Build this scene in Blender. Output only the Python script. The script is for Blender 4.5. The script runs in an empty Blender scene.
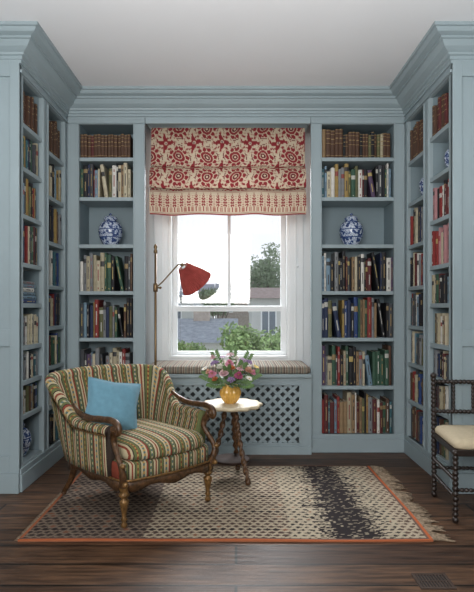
import bpy, math, random
from mathutils import Vector, Matrix
R = random.Random(11)
scene = bpy.context.scene
col = scene.collection
PI = math.pi

# ------------------------------------------------------------------ helpers
def lin(c):
    out = []
    for v in c[:3]:
        v = v / 255.0
        out.append(v / 12.92 if v <= 0.04045 else ((v + 0.055) / 1.055) ** 2.4)
    return (*out, 1.0)

def base_mat(name):
    m = bpy.data.materials.new(name); m.use_nodes = True
    nt = m.node_tree; b = nt.nodes['Principled BSDF']
    return m, nt, b

def mat(name, rgb, rough=0.6, metal=0.0, var=0.12, scale=12.0, bump=0.0, spec=0.5, sheen=0.0, transl=0.0):
    m, nt, b = base_mat(name)
    tc = nt.nodes.new('ShaderNodeTexCoord')
    n = nt.nodes.new('ShaderNodeTexNoise'); n.inputs['Scale'].default_value = scale; n.inputs['Detail'].default_value = 4
    nt.links.new(tc.outputs['Object'], n.inputs['Vector'])
    r = nt.nodes.new('ShaderNodeValToRGB')
    c = lin(rgb)
    r.color_ramp.elements[0].position = 0.3; r.color_ramp.elements[1].position = 0.7
    r.color_ramp.elements[0].color = (c[0]*(1-var), c[1]*(1-var), c[2]*(1-var), 1)
    r.color_ramp.elements[1].color = (min(1, c[0]*(1+var)), min(1, c[1]*(1+var)), min(1, c[2]*(1+var)), 1)
    nt.links.new(n.outputs['Fac'], r.inputs['Fac']); nt.links.new(r.outputs['Color'], b.inputs['Base Color'])
    b.inputs['Roughness'].default_value = rough; b.inputs['Metallic'].default_value = metal
    b.inputs['Specular IOR Level'].default_value = spec
    if sheen: b.inputs['Sheen Weight'].default_value = sheen
    if bump:
        bp = nt.nodes.new('ShaderNodeBump'); bp.inputs['Strength'].default_value = bump; bp.inputs['Distance'].default_value = 0.004
        nt.links.new(n.outputs['Fac'], bp.inputs['Height']); nt.links.new(bp.outputs['Normal'], b.inputs['Normal'])
    if transl:
        tr = nt.nodes.new('ShaderNodeBsdfTranslucent'); nt.links.new(r.outputs['Color'], tr.inputs['Color'])
        mix = nt.nodes.new('ShaderNodeMixShader'); mix.inputs[0].default_value = transl
        nt.links.new(b.outputs[0], mix.inputs[1]); nt.links.new(tr.outputs[0], mix.inputs[2])
        nt.links.new(mix.outputs[0], nt.nodes['Material Output'].inputs['Surface'])
    return m

def math_node(nt, op, a, b=None):
    n = nt.nodes.new('ShaderNodeMath'); n.operation = op
    for i, v in enumerate((a, b)):
        if v is None: continue
        if isinstance(v, (int, float)): n.inputs[i].default_value = v
        else: nt.links.new(v, n.inputs[i])
    return n.outputs[0]

def ramp(nt, fac, stops, const=True):
    r = nt.nodes.new('ShaderNodeValToRGB'); cr = r.color_ramp
    if const: cr.interpolation = 'CONSTANT'
    cr.elements[0].position = stops[0][0]; cr.elements[0].color = lin(stops[0][1])
    cr.elements[1].position = stops[1][0]; cr.elements[1].color = lin(stops[1][1])
    for p, c in stops[2:]:
        e = cr.elements.new(p); e.color = lin(c)
    nt.links.new(fac, r.inputs['Fac'])
    return r.outputs['Color']

def stripe_mat(name, period, stopsA, stopsB, vper, rough=0.9):
    m, nt, b = base_mat(name)
    uv = nt.nodes.new('ShaderNodeUVMap'); uv.uv_map = 'UVMap'
    sp = nt.nodes.new('ShaderNodeSeparateXYZ'); nt.links.new(uv.outputs['UV'], sp.inputs[0])
    u = math_node(nt, 'FRACT', math_node(nt, 'DIVIDE', sp.outputs[0], period))
    v = math_node(nt, 'FRACT', math_node(nt, 'DIVIDE', sp.outputs[1], vper))
    st = math_node(nt, 'GREATER_THAN', v, 0.5)
    mx = nt.nodes.new('ShaderNodeMixRGB')
    nt.links.new(st, mx.inputs['Fac']); nt.links.new(ramp(nt, u, stopsA), mx.inputs['Color1']); nt.links.new(ramp(nt, u, stopsB), mx.inputs['Color2'])
    n = nt.nodes.new('ShaderNodeTexNoise'); n.inputs['Scale'].default_value = 160
    mm = nt.nodes.new('ShaderNodeMixRGB'); mm.blend_type = 'MULTIPLY'; mm.inputs['Fac'].default_value = 0.3
    nt.links.new(mx.outputs[0], mm.inputs['Color1'])
    nt.links.new(ramp(nt, n.outputs['Fac'], [(0.3, (150,150,150)), (0.7, (255,255,255))], False), mm.inputs['Color2'])
    nt.links.new(mm.outputs[0], b.inputs['Base Color']); b.inputs['Roughness'].default_value = rough
    b.inputs['Specular IOR Level'].default_value = 0.2
    bp = nt.nodes.new('ShaderNodeBump'); bp.inputs['Strength'].default_value = 0.25; bp.inputs['Distance'].default_value = 0.002
    nt.links.new(n.outputs['Fac'], bp.inputs['Height']); nt.links.new(bp.outputs['Normal'], b.inputs['Normal'])
    return m

def attr_mat(name, rough=0.9, transl=0.0, nscale=140):
    m, nt, b = base_mat(name)
    a = nt.nodes.new('ShaderNodeVertexColor'); a.layer_name = 'Col'
    n = nt.nodes.new('ShaderNodeTexNoise'); n.inputs['Scale'].default_value = nscale
    mm = nt.nodes.new('ShaderNodeMixRGB'); mm.blend_type = 'MULTIPLY'; mm.inputs['Fac'].default_value = 0.4
    nt.links.new(a.outputs['Color'], mm.inputs['Color1'])
    nt.links.new(ramp(nt, n.outputs['Fac'], [(0.3, (165,165,165)), (0.7, (255,255,255))], False), mm.inputs['Color2'])
    nt.links.new(mm.outputs[0], b.inputs['Base Color']); b.inputs['Roughness'].default_value = rough
    b.inputs['Specular IOR Level'].default_value = 0.15
    if transl:
        tr = nt.nodes.new('ShaderNodeBsdfTranslucent'); nt.links.new(mm.outputs[0], tr.inputs['Color'])
        mix = nt.nodes.new('ShaderNodeMixShader'); mix.inputs[0].default_value = transl
        nt.links.new(b.outputs[0], mix.inputs[1]); nt.links.new(tr.outputs[0], mix.inputs[2])
        nt.links.new(mix.outputs[0], nt.nodes['Material Output'].inputs['Surface'])
    bp = nt.nodes.new('ShaderNodeBump'); bp.inputs['Strength'].default_value = 0.3; bp.inputs['Distance'].default_value = 0.002
    nt.links.new(n.outputs['Fac'], bp.inputs['Height']); nt.links.new(bp.outputs['Normal'], b.inputs['Normal'])
    return m

class MB:
    def __init__(s): s.v = []; s.f = []; s.m = []; s.sm = []; s.uv = []; s.c = []
    def V(s, p, uv=(0,0), c=None):
        s.v.append(Vector(p)); s.uv.append(uv); s.c.append(c or (1,1,1,1)); return len(s.v)-1
    def F(s, idx, m=0, smooth=False): s.f.append(list(idx)); s.m.append(m); s.sm.append(smooth)
    def mark(s): return len(s.v)
    def xf(s, st, M):
        for i in range(st, len(s.v)): s.v[i] = M @ s.v[i]
        return s
    def box(s, x0, x1, y0, y1, z0, z1, m=0):
        i = [s.V((x,y,z), (x+y, z)) for z in (z0,z1) for y in (y0,y1) for x in (x0,x1)]
        for q in ((0,2,3,1),(4,5,7,6),(0,1,5,4),(2,6,7,3),(0,4,6,2),(1,3,7,5)): s.F([i[k] for k in q], m)
        return s
    def lathe(s, prof, seg=24, c=(0,0,0), m=0, rib=0, nrib=0, smooth=True):
        rings = []
        for r, z in prof:
            if r < 1e-5: rings.append([s.V((c[0], c[1], c[2]+z))])
            else:
                rg = []
                for k in range(seg):
                    a = 2*PI*k/seg; rr = r*(1+rib*math.cos(nrib*a))
                    rg.append(s.V((c[0]+rr*math.cos(a), c[1]+rr*math.sin(a), c[2]+z), (a*r, z)))
                rings.append(rg)
        for a, b in zip(rings, rings[1:]):
            for k in range(seg):
                k2 = (k+1) % seg
                if len(a) == 1 and len(b) == 1: continue
                if len(a) == 1: s.F([a[0], b[k2], b[k]], m, smooth)
                elif len(b) == 1: s.F([a[k], a[k2], b[0]], m, smooth)
                else: s.F([a[k], a[k2], b[k2], b[k]], m, smooth)
        return s
    def tube(s, pts, rad, seg=10, m=0, sq=1.0, cap=True, twist=0.0, lobe=0.0):
        pts = [Vector(p) for p in pts]; n = len(pts)
        if isinstance(rad, (int, float)): rad = [rad]*n
        t0 = (pts[1]-pts[0]).normalized()
        up = Vector((0,0,1)) if abs(t0.z) < 0.9 else Vector((0,1,0))
        nx = t0.cross(up).normalized(); rings = []; L = 0
        for i in range(n):
            t = (pts[min(i+1,n-1)]-pts[max(i-1,0)]).normalized()
            nx = (nx - t*nx.dot(t)).normalized(); ny = t.cross(nx)
            if i: L += (pts[i]-pts[i-1]).length
            rings.append([s.V(pts[i]+(nx*math.cos(2*PI*k/seg)+ny*sq*math.sin(2*PI*k/seg))*rad[i]*(1+lobe*math.cos(2*(2*PI*k/seg)-twist*L)), (k/seg, L)) for k in range(seg)])
        for a, b in zip(rings, rings[1:]):
            for k in range(seg): s.F([a[k], a[(k+1)%seg], b[(k+1)%seg], b[k]], m, True)
        if cap: s.F(rings[0][::-1], m); s.F(rings[-1], m)
        return s
    def bobbin(s, p0, p1, r, pitch=0.022, m=0, seg=10, depth=0.42):
        p0, p1 = Vector(p0), Vector(p1); L = (p1-p0).length; nb = max(1, round(L/pitch)); N = nb*6
        pts = [p0.lerp(p1, i/N) for i in range(N+1)]
        rad = [r*(1-depth+depth*abs(math.sin(PI*i/6))**0.7) for i in range(N+1)]
        return s.tube(pts, rad, seg, m)
    def ball(s, c, r, m=0, seg=12, sz=1.0):
        n = seg//2
        return s.lathe([(r*math.sin(PI*k/n), -r*sz*math.cos(PI*k/n)) for k in range(n+1)], seg, c, m)
    def rings(s, rgs, m=0, smooth=True, cap0=True, cap1=True, closed=True):
        for a, b in zip(rgs, rgs[1:]):
            n = len(a)
            for k in range(n if closed else n-1): s.F([a[k], a[(k+1)%n], b[(k+1)%n], b[k]], m, smooth)
        if cap0: s.F(rgs[0][::-1], m, smooth)
        if cap1: s.F(rgs[-1], m, smooth)
    def build(s, name, mats, parent=None, bevel=0.0, loc=None, cols=False, subd=0, fixn=True):
        me = bpy.data.meshes.new(name)
        me.from_pydata([tuple(p) for p in s.v], [], s.f)
        if not isinstance(mats, (list, tuple)): mats = [mats]
        for q in mats: me.materials.append(q)
        me.polygons.foreach_set('material_index', s.m); me.polygons.foreach_set('use_smooth', s.sm)
        ul = me.uv_layers.new(name='UVMap'); buf = []
        for l in me.loops: buf.extend(s.uv[l.vertex_index])
        ul.data.foreach_set('uv', buf)
        if cols:
            ca = me.color_attributes.new('Col', 'FLOAT_COLOR', 'POINT')
            b2 = []
            for c in s.c: b2.extend(c)
            ca.data.foreach_set('color', b2)
        me.update()
        if fixn:
            import bmesh
            bm = bmesh.new(); bm.from_mesh(me); bmesh.ops.recalc_face_normals(bm, faces=bm.faces); bm.to_mesh(me); bm.free()
        o = bpy.data.objects.new(name, me); col.objects.link(o)
        if parent: o.parent = parent
        if loc: o.location = loc
        if bevel:
            md = o.modifiers.new('bevel', 'BEVEL'); md.width = bevel; md.segments = 2; md.limit_method = 'ANGLE'
        return o

def tag(o, label=None, cat=None, group=None, kind=None):
    if label: o['label'] = label
    if cat: o['category'] = cat
    if group: o['group'] = group
    if kind: o['kind'] = kind
    return o
def thing(name, loc, label, cat, rz=0, group=None):
    o = bpy.data.objects.new(name, None); col.objects.link(o); o.location = loc; o.rotation_euler = (0,0,rz)
    o.empty_display_size = 0.1
    return tag(o, label, cat, group)
def copy_tree(o, parent=None):
    c = o.copy(); col.objects.link(c); c.parent = parent
    for ch in list(o.children): copy_tree(ch, c)
    return c
def catmull(P, n=6):
    P = [Vector(p) for p in P]; out = []
    Q = [P[0]*2-P[1]] + P + [P[-1]*2-P[-2]]
    for i in range(1, len(Q)-2):
        for k in range(n):
            t = k/n; a,b,c,d = Q[i-1],Q[i],Q[i+1],Q[i+2]
            out.append(0.5*((2*b)+(c-a)*t+(2*a-5*b+4*c-d)*t*t+(3*b-a-3*c+d)*t**3))
    out.append(P[-1]); return out
def sstep(a, b, x):
    t = max(0, min(1, (x-a)/(b-a))); return t*t*(3-2*t)

# ------------------------------------------------------------------ materials
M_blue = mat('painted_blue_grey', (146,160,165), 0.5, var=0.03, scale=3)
M_blue_shade = mat('painted_blue_grey_shaded', (122,138,144), 0.6, var=0.04, scale=3)  # same paint as the fronts, darkened to carry the shade inside the shelves
M_ceiling = mat('ceiling_plaster', (232,232,234), 0.9, var=0.012, scale=2)
M_wallp = mat('wall_plaster', (215,216,216), 0.9, var=0.03, scale=2)
M_white = mat('white_gloss_paint', (232,234,235), 0.4, var=0.02, scale=4)
M_dark = mat('dark_void', (30,26,24), 0.9, var=0.2)
M_oldwood = mat('dark_gilt_walnut', (84,58,36), 0.35, metal=0.15, var=0.6, scale=48, bump=0.6)
M_gilt = mat('worn_gilding', (122,90,52), 0.33, 0.4, var=0.55, scale=60, bump=0.6)
M_black_wood = mat('ebonised_wood', (38,27,22), 0.35, var=0.3, scale=25)
M_tier = mat('dark_stained_tier', (44,30,24), 0.75, var=0.3, scale=25, spec=0.2)
M_tabletop = mat('pale_limed_wood', (206,190,160), 0.5, var=0.08, scale=14)
M_barley = mat('dark_twisted_wood', (82,56,34), 0.35, var=0.4, scale=40)
M_brass = mat('aged_brass', (116,92,62), 0.35, 0.6, var=0.1)
M_pillow = mat('teal_blue_linen', (100,142,160), 0.95, var=0.08, scale=40, bump=0.15, sheen=0.2)
M_cream_seat = mat('cream_linen', (192,176,148), 0.95, var=0.06, scale=60, bump=0.15)
M_shade = mat('red_pleated_silk', (172,82,76), 0.95, var=0.18, scale=30, spec=0.1, transl=0.25)
M_shade_in = mat('shade_lining', (226,182,172), 0.9, var=0.05, spec=0.1, transl=0.3)
M_amber = mat('amber_glaze', (206,158,76), 0.12, var=0.2, scale=20)
M_stem = mat('green_stem', (90,116,68), 0.7, var=0.2, scale=30)
M_leaf = mat('soft_green_leaf', (92,120,70), 0.6, var=0.25, scale=30)
M_iron = mat('cast_iron', (60,44,35), 0.75, 0.05, var=0.2)

# glass
M_glass, nt, b = base_mat('window_glass')
b.inputs['Base Color'].default_value = (1,1,1,1); b.inputs['Roughness'].default_value = 0.0
tr = nt.nodes.new('ShaderNodeBsdfTransparent'); gl = nt.nodes.new('ShaderNodeBsdfGlossy'); gl.inputs['Roughness'].default_value = 0.02
mx = nt.nodes.new('ShaderNodeMixShader'); mx.inputs[0].default_value = 0.06
nt.links.new(tr.outputs[0], mx.inputs[1]); nt.links.new(gl.outputs[0], mx.inputs[2]); nt.links.new(mx.outputs[0], nt.nodes['Material Output'].inputs['Surface'])

# floor boards (run left-right)
M_floor, nt, b = base_mat('dark_oak_boards')
tc = nt.nodes.new('ShaderNodeTexCoord')
mp = nt.nodes.new('ShaderNodeMapping'); nt.links.new(tc.outputs['Object'], mp.inputs['Vector'])
br = nt.nodes.new('ShaderNodeTexBrick'); nt.links.new(mp.outputs[0], br.inputs['Vector'])
br.inputs['Scale'].default_value = 1.0; br.inputs['Brick Width'].default_value = 2.6; br.inputs['Row Height'].default_value = 0.18
br.inputs['Mortar Size'].default_value = 0.0065; br.inputs['Mortar Smooth'].default_value = 0.15; br.inputs['Bias'].default_value = 0.0
br.inputs['Color1'].default_value = lin((106,78,58)); br.inputs['Color2'].default_value = lin((76,54,41)); br.inputs['Mortar'].default_value = lin((16,11,8))
mp2 = nt.nodes.new('ShaderNodeMapping'); mp2.inputs['Scale'].default_value = (1.8, 16, 1); nt.links.new(tc.outputs['Object'], mp2.inputs['Vector'])
ns = nt.nodes.new('ShaderNodeTexNoise'); ns.inputs['Scale'].default_value = 2.6; ns.inputs['Detail'].default_value = 9; nt.links.new(mp2.outputs[0], ns.inputs['Vector'])
mm = nt.nodes.new('ShaderNodeMixRGB'); mm.blend_type = 'MULTIPLY'; mm.inputs['Fac'].default_value = 0.85
nt.links.new(br.outputs['Color'], mm.inputs['Color1'])
nt.links.new(ramp(nt, ns.outputs['Fac'], [(0.34, (108,98,92)), (0.66, (255,252,248))], False), mm.inputs['Color2'])
nt.links.new(mm.outputs[0], b.inputs['Base Color']); b.inputs['Roughness'].default_value = 0.46; b.inputs['Specular IOR Level'].default_value = 0.35
bp = nt.nodes.new('ShaderNodeBump'); bp.inputs['Strength'].default_value = 0.4; bp.inputs['Distance'].default_value = 0.006
nt.links.new(ns.outputs['Fac'], bp.inputs['Height']); nt.links.new(bp.outputs['Normal'], b.inputs['Normal'])

# kilim upholstery
CR=(186,172,140); OL=(100,106,68); BG=(86,106,104); RU=(136,66,50); YE=(172,138,78); DK=(60,50,44)
M_kilim = stripe_mat('striped_kilim', 0.136,
  [(0,DK),(0.035,CR),(0.11,RU),(0.17,CR),(0.23,DK),(0.26,OL),(0.34,YE),(0.39,OL),(0.47,DK),(0.50,CR),(0.57,BG),(0.65,CR),(0.72,RU),(0.79,DK),(0.82,OL),(0.88,BG),(0.94,OL)],
  [(0,DK),(0.035,CR),(0.11,RU),(0.17,CR),(0.23,DK),(0.26,OL),(0.34,RU),(0.39,OL),(0.47,DK),(0.50,CR),(0.57,YE),(0.65,CR),(0.72,RU),(0.79,DK),(0.82,OL),(0.88,CR),(0.94,OL)], 0.030)
M_seatstripe = stripe_mat('window_seat_stripe', 0.060,
  [(0,(104,92,84)),(0.18,(158,150,136)),(0.32,(124,108,96)),(0.5,(162,154,138)),(0.6,(108,110,106)),(0.78,(158,150,134)),(0.88,(120,92,82)),(0.95,(162,154,138))],
  [(0,(98,86,80)),(0.18,(150,142,128)),(0.32,(118,102,92)),(0.5,(162,154,138)),(0.6,(112,110,100)),(0.78,(150,142,126)),(0.88,(114,88,80)),(0.95,(162,154,138))], 0.02)

# blue and white china
M_china, nt, b = base_mat('blue_white_china')
tc = nt.nodes.new('ShaderNodeTexCoord')
n1 = nt.nodes.new('ShaderNodeTexNoise'); n1.inputs['Scale'].default_value = 42; n1.inputs['Detail'].default_value = 3; nt.links.new(tc.outputs['Object'], n1.inputs['Vector'])
sp = nt.nodes.new('ShaderNodeSeparateXYZ'); nt.links.new(tc.outputs['Object'], sp.inputs[0])
c1 = ramp(nt, n1.outputs['Fac'], [(0.0,(54,72,116)),(0.47,(120,138,170)),(0.51,(200,208,218)),(0.58,(70,90,138)),(0.62,(200,208,218))])
zz = math_node(nt, 'FRACT', math_node(nt, 'DIVIDE', sp.outputs[2], 0.062))
mx = nt.nodes.new('ShaderNodeMixRGB'); nt.links.new(math_node(nt, 'LESS_THAN', zz, 0.12), mx.inputs['Fac'])
nt.links.new(c1, mx.inputs['Color1']); mx.inputs['Color2'].default_value = lin((54,72,120))
nt.links.new(mx.outputs[0], b.inputs['Base Color']); b.inputs['Roughness'].default_value = 0.15

# ------------------------------------------------------------------ room shell
YB = 4.154; YW = 4.63; XS = 1.30; XW = 1.75; YN = 3.25; HC = 2.75
RX0, RX1 = -0.70, 0.575     # window recess
def struct(mb, name, m, bevel=0): o = mb.build(name, m, bevel=bevel); o['kind'] = 'structure'; return o
struct(MB().box(-XW-0.2, XW+0.2, -1.8, 4.85, -0.1, 0), 'floor', M_floor)
struct(MB().box(-XW-0.2, XW+0.2, -1.8, 4.85, HC, HC+0.1), 'ceiling', M_ceiling)
struct(MB().box(-XW-0.2, -XW, -1.8, 4.85, 0, HC), 'wall_left', M_blue)
struct(MB().box(XW, XW+0.2, -1.8, 4.85, 0, HC), 'wall_right', M_blue)
struct(MB().box(-XW, XW, -1.8, -1.6, 0, HC), 'wall_front', M_wallp)
WX0, WX1, WZ0, WZ1 = -0.60, 0.48, 0.68, 2.56
wb = MB(); wb.box(-XW, WX0, YW, 4.85, 0, HC).box(WX1, XW, YW, 4.85, 0, HC).box(WX0, WX1, YW, 4.85, 0, WZ0).box(WX0, WX1, YW, 4.85, WZ1, HC)
struct(wb, 'wall_back', M_white)

# cornice swept with mitres
prof = [(0.0,2.580),(0.012,2.580),(0.012,2.596),(0.022,2.600),(0.022,2.618),(0.034,2.622),(0.038,2.634),(0.050,2.640),(0.072,2.655),(0.088,2.676),(0.094,2.684),(0.106,2.686),(0.106,2.698),(0.120,2.702),(0.138,2.708),(0.146,2.718),(0.152,2.728),(0.165,2.730),(0.165,2.7495),(0.0,2.7495)]
path = [(-XW,-1.6),(-XW,YN),(-XS,YN),(-XS,YB),(XS,YB),(XS,YN),(XW,YN),(XW,-1.6)]
mb = MB(); rgs = []
for i, p in enumerate(path):
    p = Vector(p); ns_ = []
    if i > 0: d = (p-Vector(path[i-1])).normalized(); ns_.append(Vector((d.y, -d.x)))
    if i < len(path)-1: d = (Vector(path[i+1])-p).normalized(); ns_.append(Vector((d.y, -d.x)))
    if len(ns_) == 2: mt = (ns_[0]+ns_[1]) / (1+ns_[0].dot(ns_[1]))
    else: mt = ns_[0]
    rgs.append([mb.V((p.x+mt.x*o, p.y+mt.y*o, z)) for o, z in prof])
mb.rings(rgs, smooth=False)
struct(mb, 'trim_1', M_blue)
struct(MB().box(RX0+0.001, RX1-0.001, YB, YB+0.03, 2.53, 2.59).box(RX0+0.001, RX1-0.001, YB, YB+0.025, 2.59, HC-0.001).box(RX0+0.001, RX1-0.001, YB+0.03, YW, 2.56, 2.59), 'trim_2', M_blue, 0.003)

# ------------------------------------------------------------------ bookcases
def bookcase(O, r, W, openings, depth, label, endpanel=None):
    t = thing('built_in_bookcase', (O[0], O[1], 0), label, 'bookcase', r, 'blue-grey built-in bookcases')
    ff = MB(); edges = [0] + [e for op in openings for e in op[:2]] + [W]
    for k in range(0, len(edges), 2):
        a, c = edges[k], edges[k+1]
        ff.box(a, c, 0, 0.028, 0.12, 2.53)
        if c-a > 0.06:
            ff.box(a+0.002, a+0.014, -0.007, 0.0, 0.13, 2.52); ff.box(c-0.014, c-0.002, -0.007, 0.0, 0.13, 2.52)
    ff.build('face_frame', M_blue, t, bevel=0.002)
    MB().box(0, W, -0.012, 0.028, 0, 0.105).box(0, W, -0.006, 0.028, 0.105, 0.14).build('plinth', M_blue, t, bevel=0.003)
    fz = MB().box(0, W, 0, 0.028, 2.525, 2.748).box(0, W, -0.012, 0, 2.530, 2.548); fz.build('frieze', M_blue, t, bevel=0.002)
    for a, c, zs in openings:
        MB().box(a-0.02, a, 0.028, depth, 0.001, 2.6).box(c, c+0.02, 0.028, depth, 0.001, 2.6).build('side_panel', M_blue_shade, t)
        MB().box(a, c, 0.285, 0.297, 0.1, 2.6).build('back_panel', M_blue_shade, t)
        MB().box(a, c, 0.028, 0.285, 2.535, 2.555).build('top_panel', M_blue_shade, t)
        for z in zs:
            MB().box(a+0.0005, c-0.0005, 0.006, 0.284, z-0.028, z).build('shelf', M_blue, t, bevel=0.002)
    if endpanel:
        x0, x1, y0, y1 = endpanel
        e = MB(); e.box(x0, x1, y0, y1, 0, 2.748)
        px = x0 if x0 < 0 else x1
        s_ = -1 if x0 < 0 else 1
        f0, f1 = sorted((px, px+s_*0.014))
        for (ya, yb, za, zb) in ((y0, y0+0.055, 0.12, 2.6), (y1-0.055, y1, 0.12, 2.6), (y0+0.055, y1-0.055, 2.50, 2.6), (y0+0.055, y1-0.055, 0.88, 0.98), (y0+0.055, y1-0.055, 0.12, 0.22)):
            e.box(f0, f1, ya, yb, za, zb)
        g0, g1 = sorted((px, px+s_*0.024)); e.box(g0, g1, y0, y1, 0, 0.12)
        e.build('end_panel', M_blue, t, bevel=0.002)
    return t
Z0 = [0.14,0.51,0.88,1.24,1.60,1.964,2.27]
ZN = [0.155,0.45,0.66,0.875,1.14,1.39,1.69,1.98,2.25]
ZF = [0.14,0.42,0.70,0.98,1.27,1.58,1.90,2.21]
bookcase((-1.298, YB+0.001), 0, 0.597, [(0.09, 0.506, Z0)], 0.473, 'built-in blue-grey bookcase on the back wall left of the window')
bookcase((0.576, YB+0.001), 0, 0.722, [(0.085, 0.640, Z0)], 0.473, 'wider built-in blue-grey bookcase on the back wall right of the window')
SW = YB-YN
bookcase((-XS, YN), PI/2, SW-0.001, [(0.05, 0.387, ZN), (0.484, 0.850, ZF)], 0.30, 'two-bay built-in blue-grey bookcase along the left wall', endpanel=(-0.002, 0.02, 0.0, 0.448))
bookcase((XS, YB-0.001), -PI/2, SW-0.001, [(0.052, 0.419, ZF), (0.516, 0.853, ZN)], 0.30, 'two-bay built-in blue-grey bookcase along the right wall', endpanel=(SW-0.021, SW+0.001, 0.0, 0.448))

# ------------------------------------------------------------------ books
BC = {'navy':(40,50,76),'black':(34,34,38),'charcoal':(66,68,72),'cream':(184,174,150),'white':(204,201,194),'ivory':(164,154,130),
 'red':(128,48,46),'maroon':(86,42,42),'orange':(160,98,66),'mustard':(150,126,76),'olive':(94,94,66),'green':(56,84,68),
 'teal':(58,94,102),'sky blue':(112,136,152),'royal blue':(48,68,114),'brown':(84,62,50),'tan':(138,114,86),'grey':(122,124,126),
 'pink':(164,120,122),'purple':(80,64,88),'leather brown':(80,57,45)}
BM = {k: mat('book_'+k.replace(' ', '_'), v, 0.6, var=0.14, scale=25, spec=0.3) for k, v in BC.items()}
M_page = mat('book_paper', (190,182,164), 0.9, var=0.05, scale=80)
AC = {k: mat('spine_print_'+k, v, 0.55, var=0.25, scale=200) for k, v in {'gold':(138,116,78),'white':(184,182,174),'black':(48,46,48),'red':(134,62,56),'yellow':(170,150,92)}.items()}
dark = {'navy','black','charcoal','maroon','green','royal blue','brown','purple','olive','teal','leather brown','red'}
def book_mb(w, h, d, style, mb=None, mi=(0,1,2)):
    mb = mb or MB(); c_, p_, a_ = mi
    xs = [-w/2+w*f for f in (0,0.14,0.38,0.62,0.86,1)]
    bulge = [0,0.6,0.95,0.95,0.6,0]
    if style == 'bands': zf = [0,.08,.10,.28,.30,.50,.52,.66,.70,.84,.86,.96,.98,1]; full = {1,5,9,11}; mid = {7}; 
    elif style == 'title': zf = [0,.06,.12,.34,.70,.80,.88,1]; full = set(); mid = {1,3,5}
    elif style == 'block': zf = [0,.1,.2,.5,.78,.90,1]; full = {4}; mid = {2}
    elif style == 'label': zf = [0,.05,.08,.64,.78,.9,1]; full = {3}; mid = {1}
    else: zf = [0,.3,.7,1]; full = set(); mid = set()
    g = [[mb.V((x, -bulge[i]*min(0.005, w*0.2), h*z)) for i, x in enumerate(xs)] for z in zf]
    for r in range(len(zf)-1):
        for k in range(5):
            a = a_ if (r in full or (r in mid and k == 2) or (r in mid and style in ('bands',) and 1 <= k <= 3)) else c_
            mb.F([g[r][k], g[r][k+1], g[r+1][k+1], g[r+1][k]], a)
    t = min(0.0025, w*0.15)
    mb.box(-w/2, -w/2+t, 0, d, 0, h, c_); mb.box(w/2-t, w/2, 0, d, 0, h, c_)
    mb.box(-w/2+t, w/2-t, 0.0, 0.002, 0, h, c_)
    mb.box(-w/2+t, w/2-t, 0.002, d-0.005, 0.003, h-0.004, p_)
    return mb
ORD = ['first','second','third','fourth','fifth','sixth','seventh','eighth','ninth','tenth','eleventh','twelfth','thirteenth','fourteenth','fifteenth','sixteenth','seventeenth','eighteenth','nineteenth','twentieth','twenty-first','twenty-second','twenty-third','twenty-fourth','twenty-fifth','twenty-sixth','twenty-seventh','twenty-eighth','twenty-ninth','thirtieth','thirty-first','thirty-second','thirty-third','thirty-fourth','thirty-fifth','thirty-sixth','thirty-seventh','thirty-eighth','thirty-ninth','fortieth']
nbooks = 0
def put_book(O, r, x, z, w, h, d, yin, cname, style, ry, label, group):
    global nbooks
    acc = R.choice(['gold','white','white','gold','yellow']) if cname in dark else R.choice(['black','red','black'])
    if style == 'bands': acc = 'gold'
    o = book_mb(w, h, d, style).build('book', [BM[cname], M_page, AC[acc]], fixn=False)
    dx, dy = math.cos(r), math.sin(r)
    o.location = (O[0]+dx*x-dy*yin, O[1]+dy*x+dx*yin, z); o.rotation_euler = (0, ry, r)
    tag(o, label, 'book', group); nbooks += 1
    return o
EXTRA = ['black','olive','red','charcoal','brown','tan','maroon','grey','mustard','teal','green','sky blue','white','purple']
def fill(O, r, W, z, gap, pal, where, style=None, wr=(0.011,0.034), hr=(0.66,0.92), start=0.0, end=None, lean=True, stuff=None, order0=0, extra=0.30):
    x = start+0.003; end = end or W; k = order0
    i = 0
    while True:
        w = R.uniform(*wr); hmul = R.uniform(hr[0]-(0.11 if lean else 0), hr[1])
        d = R.uniform(0.15, 0.21); yin = R.uniform(0.018, 0.042)
        cname = pal[int((x/W)*len(pal)) % len(pal)] if isinstance(pal, tuple) else R.choice(pal)
        if isinstance(cname, (list,)): cname = R.choice(cname)
        if lean and R.random() < extra: cname = R.choice(EXTRA)
        h = gap*hmul
        st = style or R.choice(['title','title','block','label','title','plain'])
        if x+w > end-0.003: break
        ry = 0; px = x+w/2; pz = z+0.0006; adv = w+R.uniform(0.0004, 0.0012)
        if lean and i > 2 and R.random() < 0.05 and x+w+0.06 < end:
            a = math.radians(R.uniform(6, 11)); bl = x+h*math.sin(a)
            if bl+w < end-0.01:
                px = bl+w/2*math.cos(a); pz = z+0.0006+w/2*math.sin(a); ry = -a; adv = h*math.sin(a)+w+0.003
        if stuff is not None:
            ci = list(BC).index(cname); st0 = stuff.mark()
            book_mb(w, h, d, st, stuff, (ci, len(BC), len(BC)+1+(0 if cname in dark else 2)))
            dx, dy = math.cos(r), math.sin(r)
            stuff.xf(st0, Matrix.Translation((O[0]+dx*px-dy*yin, O[1]+dy*px+dx*yin, pz)) @ Matrix.Rotation(r, 4, 'Z') @ Matrix.Rotation(ry, 4, 'Y'))
        else:
            size = 'leaning ' if ry else ('tall ' if h > 0.87*gap else ('short ' if h < 0.72*gap else ('thick ' if w > 0.029 else ('thin ' if w < 0.019 else ''))))
            put_book(O, r, px, pz, w, h, d, yin, cname, st, ry,
                     f"{size}{cname} book, {ORD[k]} from left, {where[0]}", where[1])
        x += adv; k += 1; i += 1
    return x, k
def W_(n, which, tot='from the top'):
    return (f"{n} shelf of {which}", f"books on the {n} shelf of {which}")
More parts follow.
